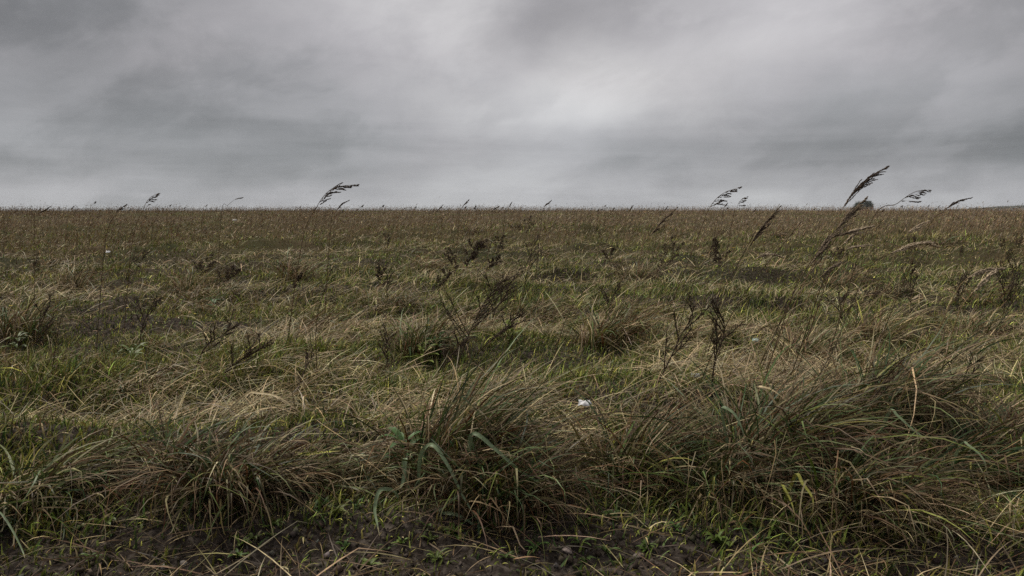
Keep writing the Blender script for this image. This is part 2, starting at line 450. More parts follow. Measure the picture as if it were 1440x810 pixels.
MID = [
 (590, 500, .42, .34, 560, 220, 'tussock with broad grey green leaves at the foot of the branching dark weed', dict(dw=(1.5, 3, 3, 1.6), gw=(1.5, 3, 4, .4))),
 (855, 485, .62, .38, 900, 260, 'wide rounded orange brown tussock right of the branching dark weed', dict(dw=(1.6, 3, 2.6, 3), lean=.6)),
 (960, 480, .5, .30, 520, 120, 'pale straw tussock swept right behind the wide orange brown one', dict(dw=(4, 3, 1.2, .8), lean=.8, tilt0=.5)),
 (1130, 510, .5, .34, 620, 130, 'loose tan tussock with slender stems above the tall dark one', dict(dw=(2.4, 3, 2, 1), lean=.6)),
 (1230, 480, .5, .34, 620, 110, 'pale tangled tussock in front of the drooping seed heads', dict(dw=(3, 3, 1.6, .8), lean=.7)),
 (1370, 480, .5, .32, 520, 170, 'dark mixed tussock round the feet of the dead stems on the right', dict(dw=(1, 2.4, 3, 1.4))),
 (272, 410, .5, .42, 460, 90, 'upright brown tussock with a dark hollow in front, left half of the middle field', dict(dw=(1.4, 3, 3, 1.6), lean=.3)),
 (100, 408, .55, .38, 520, 60, 'rounded brown tussock nearest the left edge in the middle field', dict(dw=(1.2, 2.4, 3.2, 2))),
 (415, 395, .55, .40, 480, 70, 'brown tussock with a sheaf of dark upright stems', dict(dw=(1, 2.4, 3.4, 2.2), lean=.5)),
 (600, 378, .7, .34, 520, 30, 'smooth domed russet tussock behind the branching dark weed', dict(dw=(1, 2.6, 2.6, 2.4), lean=.8, tilt0=.5)),
 (690, 400, .7, .34, 520, 40, 'tan domed tussock just right of the smooth russet one', dict(dw=(2.4, 3, 2, 1.4), lean=.8, tilt0=.5)),
 (895, 392, .7, .36, 480, 60, 'brown shaggy tussock above the wide orange brown one', dict(dw=(1, 2.4, 3.4, 1.8))),
 (1185, 405, .6, .36, 460, 60, 'low brown tussock with a black hollow under the drooping seed heads', dict(dw=(1.2, 2.6, 3, 1.6), lean=.7)),
 (30, 470, .5, .32, 520, 140, 'grey brown tussock cut off at the left edge, halfway up the field', dict(dw=(2, 3, 2.4, 1))),
]
landmarks = []; TUS = []
for px, py, R, H, nd, ng, lab, kw in FRONT: TUS.append(tussock(px, py, R, H * 1.1, int(nd * (1.6 if px < 170 else 1.25)), int(ng * (2.3 if px < 170 else 1.75)), lab, shade_tone=.42, **kw)[0])  # shade of the bank's front face is coloured into these blades
for px, py, R, H, nd, ng, lab, kw in MID:
    t, p = tussock(px, py, R, H, nd, ng, lab, group='tussocks in the middle of the field', wmul=1.15, nseg=5, **kw); landmarks.append(p)

# many more, none of which the photograph tells apart
pts = list(landmarks)
kinds = [('russet', (.6, 1.6, 4, 4)), ('brown', (1, 2, 5.5, 1.2)), ('straw coloured', (4, 3, 1.4, .6))]
tries = 0; count = 0
while count < 125 and tries < 6000:
    tries += 1
    r = 4.5 * (52 / 4.5) ** (rng.random() ** .9); a = rng.uniform(-.64, .64)
    p = Vector((r * math.sin(a), r * math.cos(a), 0))
    if any((p - q).xy.length < .5 + .045 * r for q in pts): continue
    p.z = G1(p.x, p.y); pts.append(p); count += 1
    nm, dw = kinds[rng.choice(3, p=[.3, .45, .25])]
    far = r > 18
    band = 'far across the field towards the horizon' if far else 'among the others in the middle of the field'
    s = rng.uniform(.6, 1.2)
    tussock(0, 0, .66 * s, .27 * s, 240 if far else 420, 24 if far else 70, f'{nm} windswept tussock {band}', dw=dw, lean=rng.uniform(.25, .8), tilt0=rng.uniform(.2, .7), shade_tone=rng.uniform(0, .6),
            group=f'{nm} tussocks {band}', pos=p, nseg=4 if far else 5, wmul=1.3 * max(1, r / 8) ** .8)

# ------------------------------------------------------------------ tall grass stalks with seed heads
HEAD_D = A3(.06, .042, .03); HEAD_M = A3(.15, .115, .08); HEAD_P = A3(.42, .335, .235)
def stalk(Y, bx, ptspx, head, label, style='dense', col=HEAD_D, thick=.0028, group='tall grass stalks with seed heads', dens=1.0, nleaf=2):
    """ptspx: pixels from low to tip; head: index of the point where the seed head starts"""
    W = [at_depth(px, py, Y + .05 * i) for i, (px, py) in enumerate(ptspx)]
    b = at_depth(bx, 300, Y); b.z = G1(b.x, Y)
    t = thing('grass_stalk', label, 'grass stalk', b, group)
    line = crom([b] + W, 8)
    hi = (head + 1) * 8
    g = Geo(); tube(g, line, thick, thick * .35, pick(1, [TAN, BROWN], [1, 1.6], .1)[0] * .8, 4)
    g.build('stem', M_DRY, t, b)
    g = Geo()
    H = line[hi:]
    if len(H) < 3: H = line[-6:]
    tot = sum((H[i + 1] - H[i]).length for i in range(len(H) - 1))
    dwn = Vector((.75, 0, -.55)); sz = max(1, Y / 5) ** .7 * (1 if style == 'dense' else 1.35) * (1.4 if col[0] > .1 else 1.1)
    nb = int((17 if style == 'dense' else 12) * dens * max(.6, tot / .22))
    for k in range(nb):
        s = (k + .5) / nb
        if style != 'dense': s = s ** .8
        f = s * (len(H) - 1); i = min(int(f), len(H) - 2)
        p = H[i].lerp(H[i + 1], f - i); d = (H[i + 1] - H[i]).normalized()
        bl = tot * (.40 if style == 'dense' else .40) * (1 - s) ** .75 * random.uniform(.55, 1.15)
        e = (d * (1.0 if style == 'dense' else .55) + dwn * (.36 if style == 'dense' else .75) * random.uniform(.2, 1.2) + Vector((random.uniform(-.12, .12), random.uniform(-.3, .3), random.uniform(-.12, .12)))).normalized()
        q = p + e * bl
        if bl > .02: tube(g, [p, p.lerp(q, .5) + Vector((0, 0, .05 * bl)), q], .0007, .0005, col, 3)
        ns = max(3, int(bl / .0055))
        for m in range(ns):
            u = m / ns
            if style != 'dense' and u < .45 and random.random() < .7: continue
            sp_ = p.lerp(q, u) + Vector((0, random.uniform(-.004, .004), 0))
            dd = (e + d * .5 + Vector((random.uniform(-.35, .35), random.uniform(-.35, .35), random.uniform(-.35, .35)))).normalized()
            spikelet(g, sp_, dd, random.uniform(.010, .016) * sz, random.uniform(.0018, .0030) * sz, col * random.uniform(.6, 1.4))
    g.build('seed_head', M_DRY, t, b)
    for k in range(nleaf):
        i = int(len(line) * random.uniform(.08, .22)); p = line[i]
        g = Geo()
        blades(g, np.array([p.x]), np.array([p.y]), np.array([p.z]), random.uniform(.18, .32), .004, random.gauss(0, .5), .5, random.uniform(1, 1.8), pick(1, [TAN, BROWN], [1, 1]), None, 6, zmin=np.array([-1.]))
        g.build('leaf', M_BLADE, t, b)
    return t

ST = [
 (4.4, 1075, [(1130, 400), (1185, 293), (1215, 255), (1248, 234)], 1, 'tallest grass stalk, its plume standing highest against the grey sky on the right', dict(dens=1.5)),
 (4.1, 1060, [(1130, 385), (1172, 328), (1196, 298), (1219, 278)], 1, 'grass stalk whose thick dark plume overlaps the distant trees', dict(col=HEAD_M, dens=1.5)),
 (4.6, 1165, [(1222, 318), (1262, 286), (1286, 270), (1307, 267)], 1, 'loose nodding stalk right of the tallest plume, fully above the horizon', dict(style='loose')),
 (4.9, 1230, [(1300, 330), (1328, 297), (1346, 283), (1366, 278)], 1, 'bowed stalk with a solid plume, rightmost of those against the sky', dict(dens=1.2)),
 (5.6, 925, [(975, 350), (996, 296), (1015, 273), (1041, 263)], 1, 'nodding stalk above the horizon with two lumps low on its plume', dict(style='loose')),
 (8.0, 1010, [(1030, 310), (1036, 292), (1042, 281), (1050, 277)], 1, 'short forked stalk right beside the nodding one on the skyline', dict(style='loose')),
 (4.6, 985, [(1010, 440), (1052, 350), (1072, 318), (1098, 289)], 1, 'black narrow plume leaning right, its tip only just reaching the horizon', dict(dens=1.2)),
 (5.2, 395, [(425, 340), (443, 295), (466, 266), (503, 259)], 1, 'gracefully arching stalk with hanging seed clusters on the left skyline', dict(style='loose', dens=1.3)),
 (7.0, 452, [(466, 310), (474, 295), (480, 287), (490, 282)], 1, 'short stalk right under the gracefully arching one', dict()),
 (6.2, 165, [(186, 340), (201, 295), (210, 279), (222, 272)], 1, 'thin stalk with a small hooked head on the left skyline', dict(style='loose')),
 (5.6, 125, [(148, 340), (163, 301), (169, 294), (177, 288)], 1, 'stalk with a stubby black head at the horizon, left of the hooked one', dict(dens=1.6)),
 (7.5, 40, [(48, 310), (53, 301), (61, 296), (70, 291)], 1, 'stalk with a leaning black head nearest the left edge', dict(dens=1.3)),
 (9.0, 300, [(312, 298), (320, 289), (330, 281), (340, 278)], 2, 'slender stalk with one tiny dark head left of the gracefully arching stalk', dict()),
 (9.0, 636, [(646, 305), (650, 292), (654, 286), (659, 281)], 1, 'little stalk peeping over the horizon near the middle of the view', dict()),
 (10., 604, [(612, 303), (615, 296), (618, 293), (622, 289)], 1, 'little dark stalk at the horizon, left of the middle one', dict()),
 (9.5, 752, [(762, 305), (765, 292), (769, 287), (775, 282)], 1, 'little pale tipped stalk on the skyline right of the middle', dict()),
 (10., 682, [(690, 303), (693, 296), (696, 293), (701, 290)], 1, 'very short flat headed stalk on the skyline between two taller little ones', dict()),
 (9.0, 872, [(880, 303), (884, 297), (887, 293), (890, 289)], 1, 'short upright stalk on the skyline right of the pale tipped one', dict()),
 (6.0, 1240, [(1262, 345), (1276, 328), (1290, 317), (1306, 311)], 1, 'pale fluffy seed head below the horizon on the right', dict(col=HEAD_P, dens=1.4)),
 (4.2, 1160, [(1215, 390), (1252, 357), (1290, 341), (1320, 347)], 1, 'heavy pale seed head bowed level across the field on the right', dict(col=HEAD_P, dens=1.7)),
 (3.9, 1075, [(1120, 400), (1140, 372), (1165, 335), (1205, 324)], 1, 'heavy brown plume bending right, under the thick dark one', dict(col=HEAD_M, dens=1.8)),
 (4.0, 1110, [(1165, 375), (1185, 345), (1205, 325), (1228, 317)], 1, 'tan plume between the heavy brown one and the pale fluffy head', dict(col=HEAD_P * .75, dens=1.4)),
 (4.2, 1120, [(1172, 370), (1190, 352), (1206, 346), (1226, 344)], 1, 'small tan plume lying level below the tan one', dict(col=HEAD_P * .7, dens=1.2)),
 (3.7, 1060, [(1108, 420), (1150, 392), (1168, 376), (1182, 369)], 1, 'dull brown plume beneath the heavy bending one', dict(col=HEAD_M, dens=1.3)),
 (4.3, 985, [(1030, 395), (1060, 366), (1080, 357), (1100, 362)], 1, 'pale plume curved down beside the black narrow plume', dict(col=HEAD_P * .8, dens=1.5)),
 (4.0, 1295, [(1340, 420), (1360, 392), (1385, 379), (1412, 377)], 1, 'tan plume swept level among the dead stems on the right', dict(col=HEAD_P * .75, dens=1.4)),
 (3.4, 1320, [(1345, 450), (1365, 415), (1388, 388), (1400, 380)], 1, 'slanting pale plume in front of the dead stems on the right', dict(col=HEAD_P * .9, dens=1.2)),
 (5.2, 880, [(905, 340), (915, 330), (930, 312), (952, 292)], 1, 'thin dark plume touching the horizon right of the middle', dict(dens=.8)),
 (6.0, 1120, [(1175, 332), (1190, 326), (1200, 323), (1212, 320)], 1, 'faint pale head behind the heavy brown plume', dict(col=HEAD_P, dens=1)),
]
for Y, bx, P, hd, lab, kw in ST: stalk(Y, bx, P, hd, lab, **kw)

# small far stalks along the skyline, all alike
for k in range(46):
    Y = rng.uniform(11, 30); px = rng.uniform(-40, 1480)
    top = 295 - rng.uniform(-1, 7) * (1 if rng.random() < .8 else 1.6); s = F / Y
    stalk(Y, px - rng.uniform(.15, .3) * s, [(px - .12 * s, top + .16 * s), (px - .05 * s, top + .06 * s), (px, top)], 1,
          'tiny dark grass stalk just breaking the horizon', thick=.0022 * (Y / 8) ** .5, dens=.8, nleaf=0, group='tiny stalks along the horizon', style='dense' if rng.random() < .6 else 'loose')

# bare flowering stems in the middle ground
for k, (px, py, h, a) in enumerate([(175, 400, 1.0, .5), (420, 380, .8, .4), (545, 405, .7, .1), (990, 520, .9, .35), (1060, 545, .95, .5), (735, 390, .7, .5), (320, 470, .5, .3), (880, 395, .7, .5), (1330, 380, .7, .3), (20, 420, .7, .2), (960, 420, .8, .45), (1100, 520, .9, .5)] + [(random.uniform(850, 1300), random.uniform(390, 560), random.uniform(.55, .95), random.uniform(.3, .7)) for _ in range(13)] + [(random.uniform(0, 850), random.uniform(380, 560), random.uniform(.45, .8), random.uniform(.1, .7)) for _ in range(9)]):
    p = on_ground(px, py); t = thing('grass_stalk', 'bare thin brown grass stalk leaning right out of the grass', 'grass stalk', p, 'bare thin stalks')
    g = Geo(); e = p + Vector((math.sin(a) * h, .05, math.cos(a) * h))
    ln = crom([p, p.lerp(e, .5) + Vector((-.04, 0, .03)), e], 6); tube(g, ln, .0026, .001, BROWN * .6, 4); g.build('stem', M_DRY, t, p)
    g = Geo()
    for m in range(26):
        i = len(ln) - 1 - random.random() * 3.2; j = int(i); q = ln[min(j, len(ln) - 1)].lerp(ln[min(j + 1, len(ln) - 1)], i - j)
        spikelet(g, q, Vector((.6 + random.uniform(-.3, .3), random.uniform(-.3, .3), .7 + random.uniform(-.3, .3))), .014, .0018, HEAD_D * random.uniform(.8, 1.4))
    g.build('seed_head', M_DRY, t, p)

# ------------------------------------------------------------------ dead branching weeds
def weed(px, py, h, lean, label, nb=7, spread=.5, seeds=16, group='dead dark weeds'):
    h *= .9
    p = on_ground(px, py); t = thing('dead_weed', label, 'dead weed', p, group)
    e = p + Vector((math.sin(lean) * h, random.uniform(-.08, .08), math.cos(lean) * h))
    ln = crom([p, p.lerp(e, .4) + Vector((random.uniform(-.03, .03), 0, .02)), p.lerp(e, .75) + Vector((random.uniform(-.03, .03), .02, 0)), e], 5)
    g = Geo(); tube(g, ln, .0044, .0016, DEAD, 5); g.build('stem', M_DRY, t, p)
    def cluster(g, q, d, n, sz):
        for m in range(n):
            o = Vector((random.gauss(0, 1), random.gauss(0, 1), random.gauss(0, 1))).normalized()
            spikelet(g, q + o * sz * random.random() * .6, (o + d * .8).normalized(), sz * random.uniform(.6, 1.3), .0029, DEAD * random.uniform(.6, 1.8))
    nb = int(nb * 1.4)
    for k in range(nb):
        s = .22 + .75 * (k + random.random() * .6) / nb
        f = s * (len(ln) - 1); i = min(int(f), len(ln) - 2); q = ln[i].lerp(ln[i + 1], f - i); d = (ln[i + 1] - ln[i]).normalized()
        side = Vector((random.choice((-1, 1, 1)) * random.uniform(.3, 1), random.uniform(-1, 1), random.uniform(-.1, .5))).normalized()
        bd = (d + side * spread * 1.5).normalized(); bl = h * .55 * (1 - .5 * s) * random.uniform(.6, 1.1)
        g = Geo(); gs = Geo()
        b1 = q + bd * bl; mid = q.lerp(b1, .5) + Vector((0, 0, -.03 * bl))
        tube(g, [q, mid, b1], .0031, .0016, DEAD, 4); cluster(gs, b1, bd, seeds, .016)
        for m in range(12):
            u = random.uniform(.2, .98); w = q.lerp(b1, u)
            td = (bd + Vector((random.uniform(-1, 1), random.uniform(-1, 1), random.uniform(-.5, .7))) * .9).normalized(); tl = bl * .34 * random.uniform(.4, 1.1)
            tube(g, [w, w + td * tl * .5, w + td * tl], .0020, .0012, DEAD, 3)
            for j in range(max(2, int(tl / .012))): cluster(gs, w + td * tl * random.uniform(.25, 1.), td, max(3, seeds // 4), .011)
        bo = g.build('branch', M_DRY, t, p); gs.build('seed_cluster', M_DRY, bo)
    return t
W = [
 (690, 470, .46, .35, 'wispy dark weed close behind the big branching one, leaning with it', dict(nb=9, seeds=18, spread=.7)),
 (610, 540, .34, .6, 'wispy dark weed in front of the tussock with grey green leaves', dict(nb=8, seeds=18, spread=.8)),
 (275, 520, .40, .7, 'wispy dark weed tangled with the one lying over on the left', dict(nb=8, seeds=16, spread=.7)),
 (1425, 440, .5, .1, 'wispy dark weed half cut off by the right edge', dict(nb=8, seeds=14, spread=.5)),
 (640, 522, .68, .45, 'big branching dark weed full of seed clusters, middle of the view', dict(nb=14, seeds=24, spread=.75)),
 (668, 500, .42, .8, 'lower dark weed sprawling right at the foot of the big branching one', dict(nb=8, seeds=20, spread=.8)),
 (735, 420, .62, .15, 'upright dark weed standing right behind the big branching one', dict(nb=6)),
 (530, 540, .34, .35, 'low dark clumped weed left of the big branching one', dict(nb=7, seeds=22, spread=.8)),
 (300, 545, .42, .9, 'dark weed lying over to the right in the left half of the field', dict(nb=9, seeds=18, spread=.6)),
 (195, 500, .44, .3, 'thin dark weed left of the one lying over', dict(nb=5)),
 (415, 560, .26, .4, 'single bristly black seed cluster on a short weed, left half', dict(nb=3, seeds=34)),
 (850, 470, .44, .2, 'brown black weed rising from the wide orange brown tussock', dict(nb=8, seeds=24, spread=.7)),
 (545, 430, .40, .05, 'small upright dark weed above the tussock with grey green leaves', dict(nb=4, seeds=22)),
 (1000, 560, .42, .15, 'dark weed left of the tall dark tussock', dict(nb=7, seeds=18)),
 (1280, 450, .52, .02, 'upright dead weed in front of the bowed pale seed head', dict(nb=6, seeds=16, spread=.3)),
 (1345, 450, .46, .05, 'dead weed of straight stems, middle one of three on the right', dict(nb=6, seeds=14, spread=.35)),
 (1405, 470, .60, .1, 'tall dead weed nearest the right edge', dict(nb=8, seeds=14, spread=.4)),
 (1170, 480, .40, .2, 'short dead weed beside the pale tangled tussock', dict(nb=6, seeds=16)),
 (1195, 640, .44, .5, 'leafless dark stem crossing the tangled brown tussock', dict(nb=4, seeds=5)),
 (915, 560, .50, .5, 'slanting dark weed right of the white scrap', dict(nb=5, seeds=14)),
 (45, 510, .46, .2, 'dark wiry weed near the left edge', dict(nb=5, seeds=14)),
 (1330, 610, .36, .25, 'small dark weed over the bleached straw on the right', dict(nb=4, seeds=10)),
]
for px, py, h, a, lab, kw in W: weed(px, py, h, a, lab, **kw)

# ------------------------------------------------------------------ broad green blades in front (each can be told apart)
def long_blade(base_px, Y, mids, label, w=.014, col=GREYG):
    W_ = [at_depth(px, py, Y - .04 * i) for i, (px, py) in enumerate(mids)]
    W_[0].z = max(W_[0].z, G1(W_[0].x, W_[0].y) - .01)
    for p in W_[1:]: p.z = max(p.z, G1(p.x, p.y) + .012)
    ln = crom(W_, 5); n = len(ln); b = ln[0].copy()
    V = []; C = []
    for i, p in enumerate(ln):
        t = (ln[min(i + 1, n - 1)] - ln[max(i - 1, 0)]).normalized()
        sd = t.cross(Vector((.15, -.75, .65))).normalized(); nrm = sd.cross(t)
        s = i / (n - 1); ww = w * .5 * (1 - s ** 2.5) * (.65 + .35 * min(1, s * 4)) + .0003
        V += [p - sd * ww + nrm * ww * .35, p, p + sd * ww + nrm * ww * .35]
        c = col * (1 + .25 * s) if s < .85 else col * .4 + TAN * .6
        C += [c, c * 1.2, c]
    Q = [(3 * i + k, 3 * i + k + 1, 3 * i + k + 4, 3 * i + k + 3) for i in range(n - 1) for k in (0, 1)]
    g = Geo(); g.add(np.array(V), Q, None, np.array(C))
    t = min((q for q in TUS), key=lambda q: (q.location - b).length)
    o = g.build('broad_blade', M_LEAF, t, b, b - t.location); tag(o, label)
LB = [
 (2.75, [(655, 690), (660, 630), (668, 610), (700, 635), (740, 668), (808, 702)], 'longest arched green blade, falling right from the orange brown tussock', .017),
 (2.65, [(588, 680), (592, 640), (608, 626), (630, 655), (655, 705), (688, 770)], 'arched green blade drooping down to the bare soil in the centre', .015),
 (2.55, [(560, 700), (552, 690), (534, 690), (527, 715), (530, 735), (534, 754)], 'short green blade hanging straight down by the centre of the bank', .013),
 (2.75, [(575, 690), (568, 660), (570, 645), (566, 680), (556, 690)], 'stubby blue green blade at the left of the orange brown tussock', .018),
 (2.6, [(600, 740), (620, 715), (640, 700), (660, 685)], 'dull green blade slanting up from the soil', .015),
 (2.6, [(610, 760), (640, 762), (670, 768), (700, 778)], 'green blade lying flat on the bare soil', .012),
 (2.9, [(1030, 660), (1018, 600), (1014, 574), (1030, 580), (1042, 600), (1050, 630)], 'bent green blade with a dry tip on the tall dark tussock', .015),
 (3.0, [(1110, 600), (1080, 552), (1065, 544), (1085, 548), (1115, 570)], 'pale blade bowed right above the tall dark tussock', .012),
 (2.9, [(1225, 640), (1250, 580), (1262, 585), (1285, 605), (1320, 630)], 'straight sided green blade arching over the tangled brown tussock', .014),
 (2.8, [(1330, 680), (1350, 625), (1362, 627), (1382, 645), (1390, 675)], 'curved shiny blade at the dark green tussock on the right', .014),
 (2.55, [(1100, 720), (1118, 668), (1128, 680), (1142, 700), (1143, 722)], 'yellowing blade drooping before the tall dark tussock', .013),
 (2.55, [(1120, 735), (1102, 690), (1100, 682), (1112, 705), (1118, 725)], 'small blue green blade left of the yellowing blade', .012),
 (2.7, [(225, 720), (228, 690), (233, 686), (236, 705), (241, 738)], 'flat blue green blade hanging over the shaggy straw tussock', .015),
 (2.7, [(290, 690), (305, 672), (330, 685), (380, 708), (420, 728)], 'long narrow green blade sweeping right over the shaggy straw tussock', .011),
 (2.4, [(0, 720), (8, 730), (20, 750), (32, 775), (35, 785)], 'olive blade drooping over soil in the left corner', .006),
 (3.0, [(300, 655), (325, 640), (370, 634), (410, 650), (440, 668)], 'long yellow green blade bowed across the pale flattened straw', .011),
 (3.05, [(400, 650), (430, 640), (455, 636), (480, 634)], 'yellow tipped blade lying on the pale flattened straw', .013),
 (3.0, [(310, 590), (345, 556), (365, 553), (395, 560), (435, 590)], 'pale dry blade arching above the pale flattened straw', .010),
]
for Y, m, lab, w in LB:
    yell = 'yellow' in lab; pale = 'pale dry' in lab or 'pale blade' in lab
    long_blade(None, Y, m, lab, w, TURF_Y * 1.6 if 'yellow tipped' in lab else (TURF_Y if yell else (STRAW * .8 if pale else A3(.135, .175, .095) * random.uniform(.8, 1.15))))

# ------------------------------------------------------------------ seedlings, stones, scraps, flowers
def leaf_shape(g, b, az, L, w, up, col):
    n = 5; V = []
    dx, dy = math.cos(az), math.sin(az)
    for i in range(n + 1):
        s = i / n; ww = w * .5 * math.sin(PI * min(1, .08 + .92 * s)) ** .7 if i < n else .0004
        h = L * (up * s - (up * .7) * s * s); p = Vector((b[0] + dx * L * s, b[1] + dy * L * s, b[2] + h + .003))
        sd = Vector((-dy, dx, 0)) * ww
        V += [p - sd + Vector((0, 0, ww * .4)), p, p + sd + Vector((0, 0, ww * .4))]
    Q = [(3 * i + k, 3 * i + k + 1, 3 * i + k + 4, 3 * i + k + 3) for i in range(n) for k in (0, 1)]
    g.add(np.array(V), Q, None, col)
SD = [(random.uniform(60, 1100), random.uniform(735, 800)) for _ in range(16)] + [(485, 772), (472, 726), (500, 715), (335, 788), (338, 770), (545, 775), (600, 745), (605, 768), (712, 790), (565, 770), (820, 742), (838, 735), (1000, 750), (1010, 770), (1120, 740), (1095, 745), (440, 722), (455, 715), (860, 730), (385, 745), (20, 745), (690, 745), (765, 745), (815, 770), (950, 745), (1370, 690), (1400, 745), (520, 800), (150, 745), (640, 752)]
for px, py in SD:
    p = on_ground(px, py)
    t = thing('seedling', 'small bright green seedling with a rosette of pointed leaves near the soil edge', 'seedling', p, 'seedlings along the soil edge')
    k = random.randint(6, 10); sz = random.uniform(.7, 1.35); c0 = pick(1, [A3(.075, .11, .022), A3(.055, .09, .02)], [1, 1], .12)[0]
    for i in range(k):
        g = Geo(); leaf_shape(g, p, i * 2.4 + random.random() * 1.3, sz * random.uniform(.016, .048), sz * random.uniform(.006, .014), random.uniform(.2, 1.9), c0 * random.uniform(.8, 1.25))
        g.build('leaf', M_LEAF, t, p)
BL = [(570, 668, 'leafy green weed with broad leaves beside the orange brown tussock'), (615, 505, 'bright green leafy weed left of the sprawling dark one'), (595, 520, 'yellow green leafy weed with small rounded leaves by the dark clumped weed'), (300, 440, 'dark green broad leaved plant in the left middle field'), (25, 500, 'grey green leafy plant near the left edge'), (720, 480, 'pale yellow green rosette beneath the sprawling dark weed'), (185, 515, 'small grey green plant in front of the thin dark weed'), (1290, 555, 'leafy green plant behind the leafless dark stem')]
for px, py, lab in BL:
    p = on_ground(px, py); t = thing('leafy_plant', lab, 'plant', p, 'low leafy plants in the grass')
    cc = TURF * 1.2 if 'yellow' in lab else (GREYG if 'grey' in lab else A3(.06, .115, .035))
    for i in range(16):
        g = Geo(); a = i * 2.4; b = Vector((p.x + .03 * math.cos(a) * random.random(), p.y + .03 * math.sin(a), p.z + .02 + .11 * random.random()))
        leaf_shape(g, b, a + random.uniform(-.4, .4), random.uniform(.05, .11), random.uniform(.02, .035), random.uniform(.3, 1.2), cc * random.uniform(.75, 1.25)); g.build('leaf', M_LEAF, t, p)

def rock(name, px, py, size, col, label, cat, flat=.6, group=None, lift=0, mat=M_STONE):
    p = on_ground(px, py); p.z += lift
    import bmesh
    bm = bmesh.new(); bmesh.ops.create_icosphere(bm, subdivisions=3, radius=1)
    sx, sy = random.uniform(.8, 1.2), random.uniform(.7, 1.1); o1 = random.uniform(0, 99)
    planes = [Vector((random.gauss(0, 1), random.gauss(0, 1), random.gauss(0, 1))).normalized() for _ in range(9)]
    for v in bm.verts:
        c = v.co.copy()
        for pl in planes:
            d = c.dot(pl)
            if d > .72: c -= pl * (d - .72)
        nz = float(vnoise(np.array([c.x * 3 + o1]), np.array([c.y * 3 + c.z * 2]), 5)[0])
        c *= .92 + .16 * nz
        v.co = Vector((c.x * size * sx, c.y * size * sy, c.z * size * flat + size * flat * .35))
    me = bpy.data.meshes.new(name); bm.to_mesh(me); bm.free()
    a = me.color_attributes.new('Col', 'FLOAT_COLOR', 'POINT')
    for d in a.data: d.color = (*col, 1)
    o = link(name, me, mat, None, p); o.rotation_euler.z = random.uniform(0, 6)
    return tag(o, label, cat, group)
rock('stone', 798, 780, .017, (.21, .17, .15), 'pinkish brown angular stone on the bare soil', 'stone', .75)
rock('stone', 898, 783, .017, (.15, .125, .11), 'flat grey brown stone half hidden in grass blades on soil', 'stone', .5)
rock('stone', 258, 797, .014, (.17, .15, .13), 'small grey stone on the soil in the left corner', 'stone', .5)
rock('stone', 1160, 790, .013, (.10, .09, .08), 'small dark stone on the soil on the right', 'stone', .6)

def scrap(px, py, s, label, col=(.7, .7, .72), lift=.06, kind='paper_scrap', cat='scrap'):
    p = on_ground(px, py); p.z += lift
    n = 7; V = []; 
    for i in range(n):
        for j in range(n):
            u, v = i / (n - 1) - .5, j / (n - 1) - .5
            k = 1 - .5 * abs(u * v) * 4 * random.random()
            V.append((u * s * 1.5 * k, v * s * k, .25 * s * (math.sin(u * 5 + 1) * math.cos(v * 4) + .4 * random.random()) + .35 * v * s))
    Q = [(i * n + j, (i + 1) * n + j, (i + 1) * n + j + 1, i * n + j + 1) for i in range(n - 1) for j in range(n - 1)]
    g = Geo(); g.add(np.array(V), Q, None, col)
    g.C[0] = np.array(col) * (.35 + .65 * sstep(.3, .55, vnoise(np.array(V)[:, 0] / s * 4, np.array(V)[:, 1] / s * 4, 77)))[:, None].repeat(3, 1)
    o = g.build(kind, M_STONE, None, (0, 0, 0), p); tag(o, label, cat); 
    m = o.modifiers.new('thickness', 'SOLIDIFY'); m.thickness = .0012
scrap(822, 613, .040, 'crumpled white scrap caught in the straw right of centre', (.66, .66, .67), .14)
scrap(152, 360, .085, 'white scrap lying in the grass far off on the left', (.6, .6, .6), .07)
scrap(1062, 500, .035, 'pale grey green scrap of leaf by the loose tan tussock', (.38, .45, .40), .10, 'leaf_scrap', 'leaf')
scrap(978, 540, .03, 'small whitish scrap in the grass beside the dark weed', (.5, .5, .5), .04)
scrap(330, 316, .20, 'faint whitish scrap low on the horizon grass at left', (.4, .38, .34), .18)

def flower(px, py, h, label):
    p = on_ground(px, py); t = thing('yellow_flower', label, 'flower', p, 'small yellow flowers')
    r = np.hypot(p.x, p.y); k = max(1, r / 7)
    g = Geo(); top = p + Vector((.03, 0, h)); tube(g, [p, p.lerp(top, .5) + Vector((-.01, 0, 0)), top], .0016, .0012, TURF, 4); g.build('stem', M_LEAF, t, p)
    g = Geo()
    for i in range(14):
        leaf_shape(g, top, i * 2 * PI / 14, .013 * k, .006 * k, .35 + .3 * (i % 2), A3(.55, .42, .02))
    g.build('flower_head', M_LEAF, t, p)
flower(1028, 372, .26, 'yellow flower in the grass beyond the black narrow plume')
flower(985, 380, .2, 'faint yellow flower left of the brighter one')
flower(175, 462, .16, 'yellow flower in the green turf at left, left one of the pair')
flower(270, 466, .14, 'yellow flower in the green turf at left, right one of the pair')
flower(12, 462, .16, 'yellow flower close to the left edge of the field')
flower(596, 492, .16, 'yellow flower by the tussock with grey green leaves')

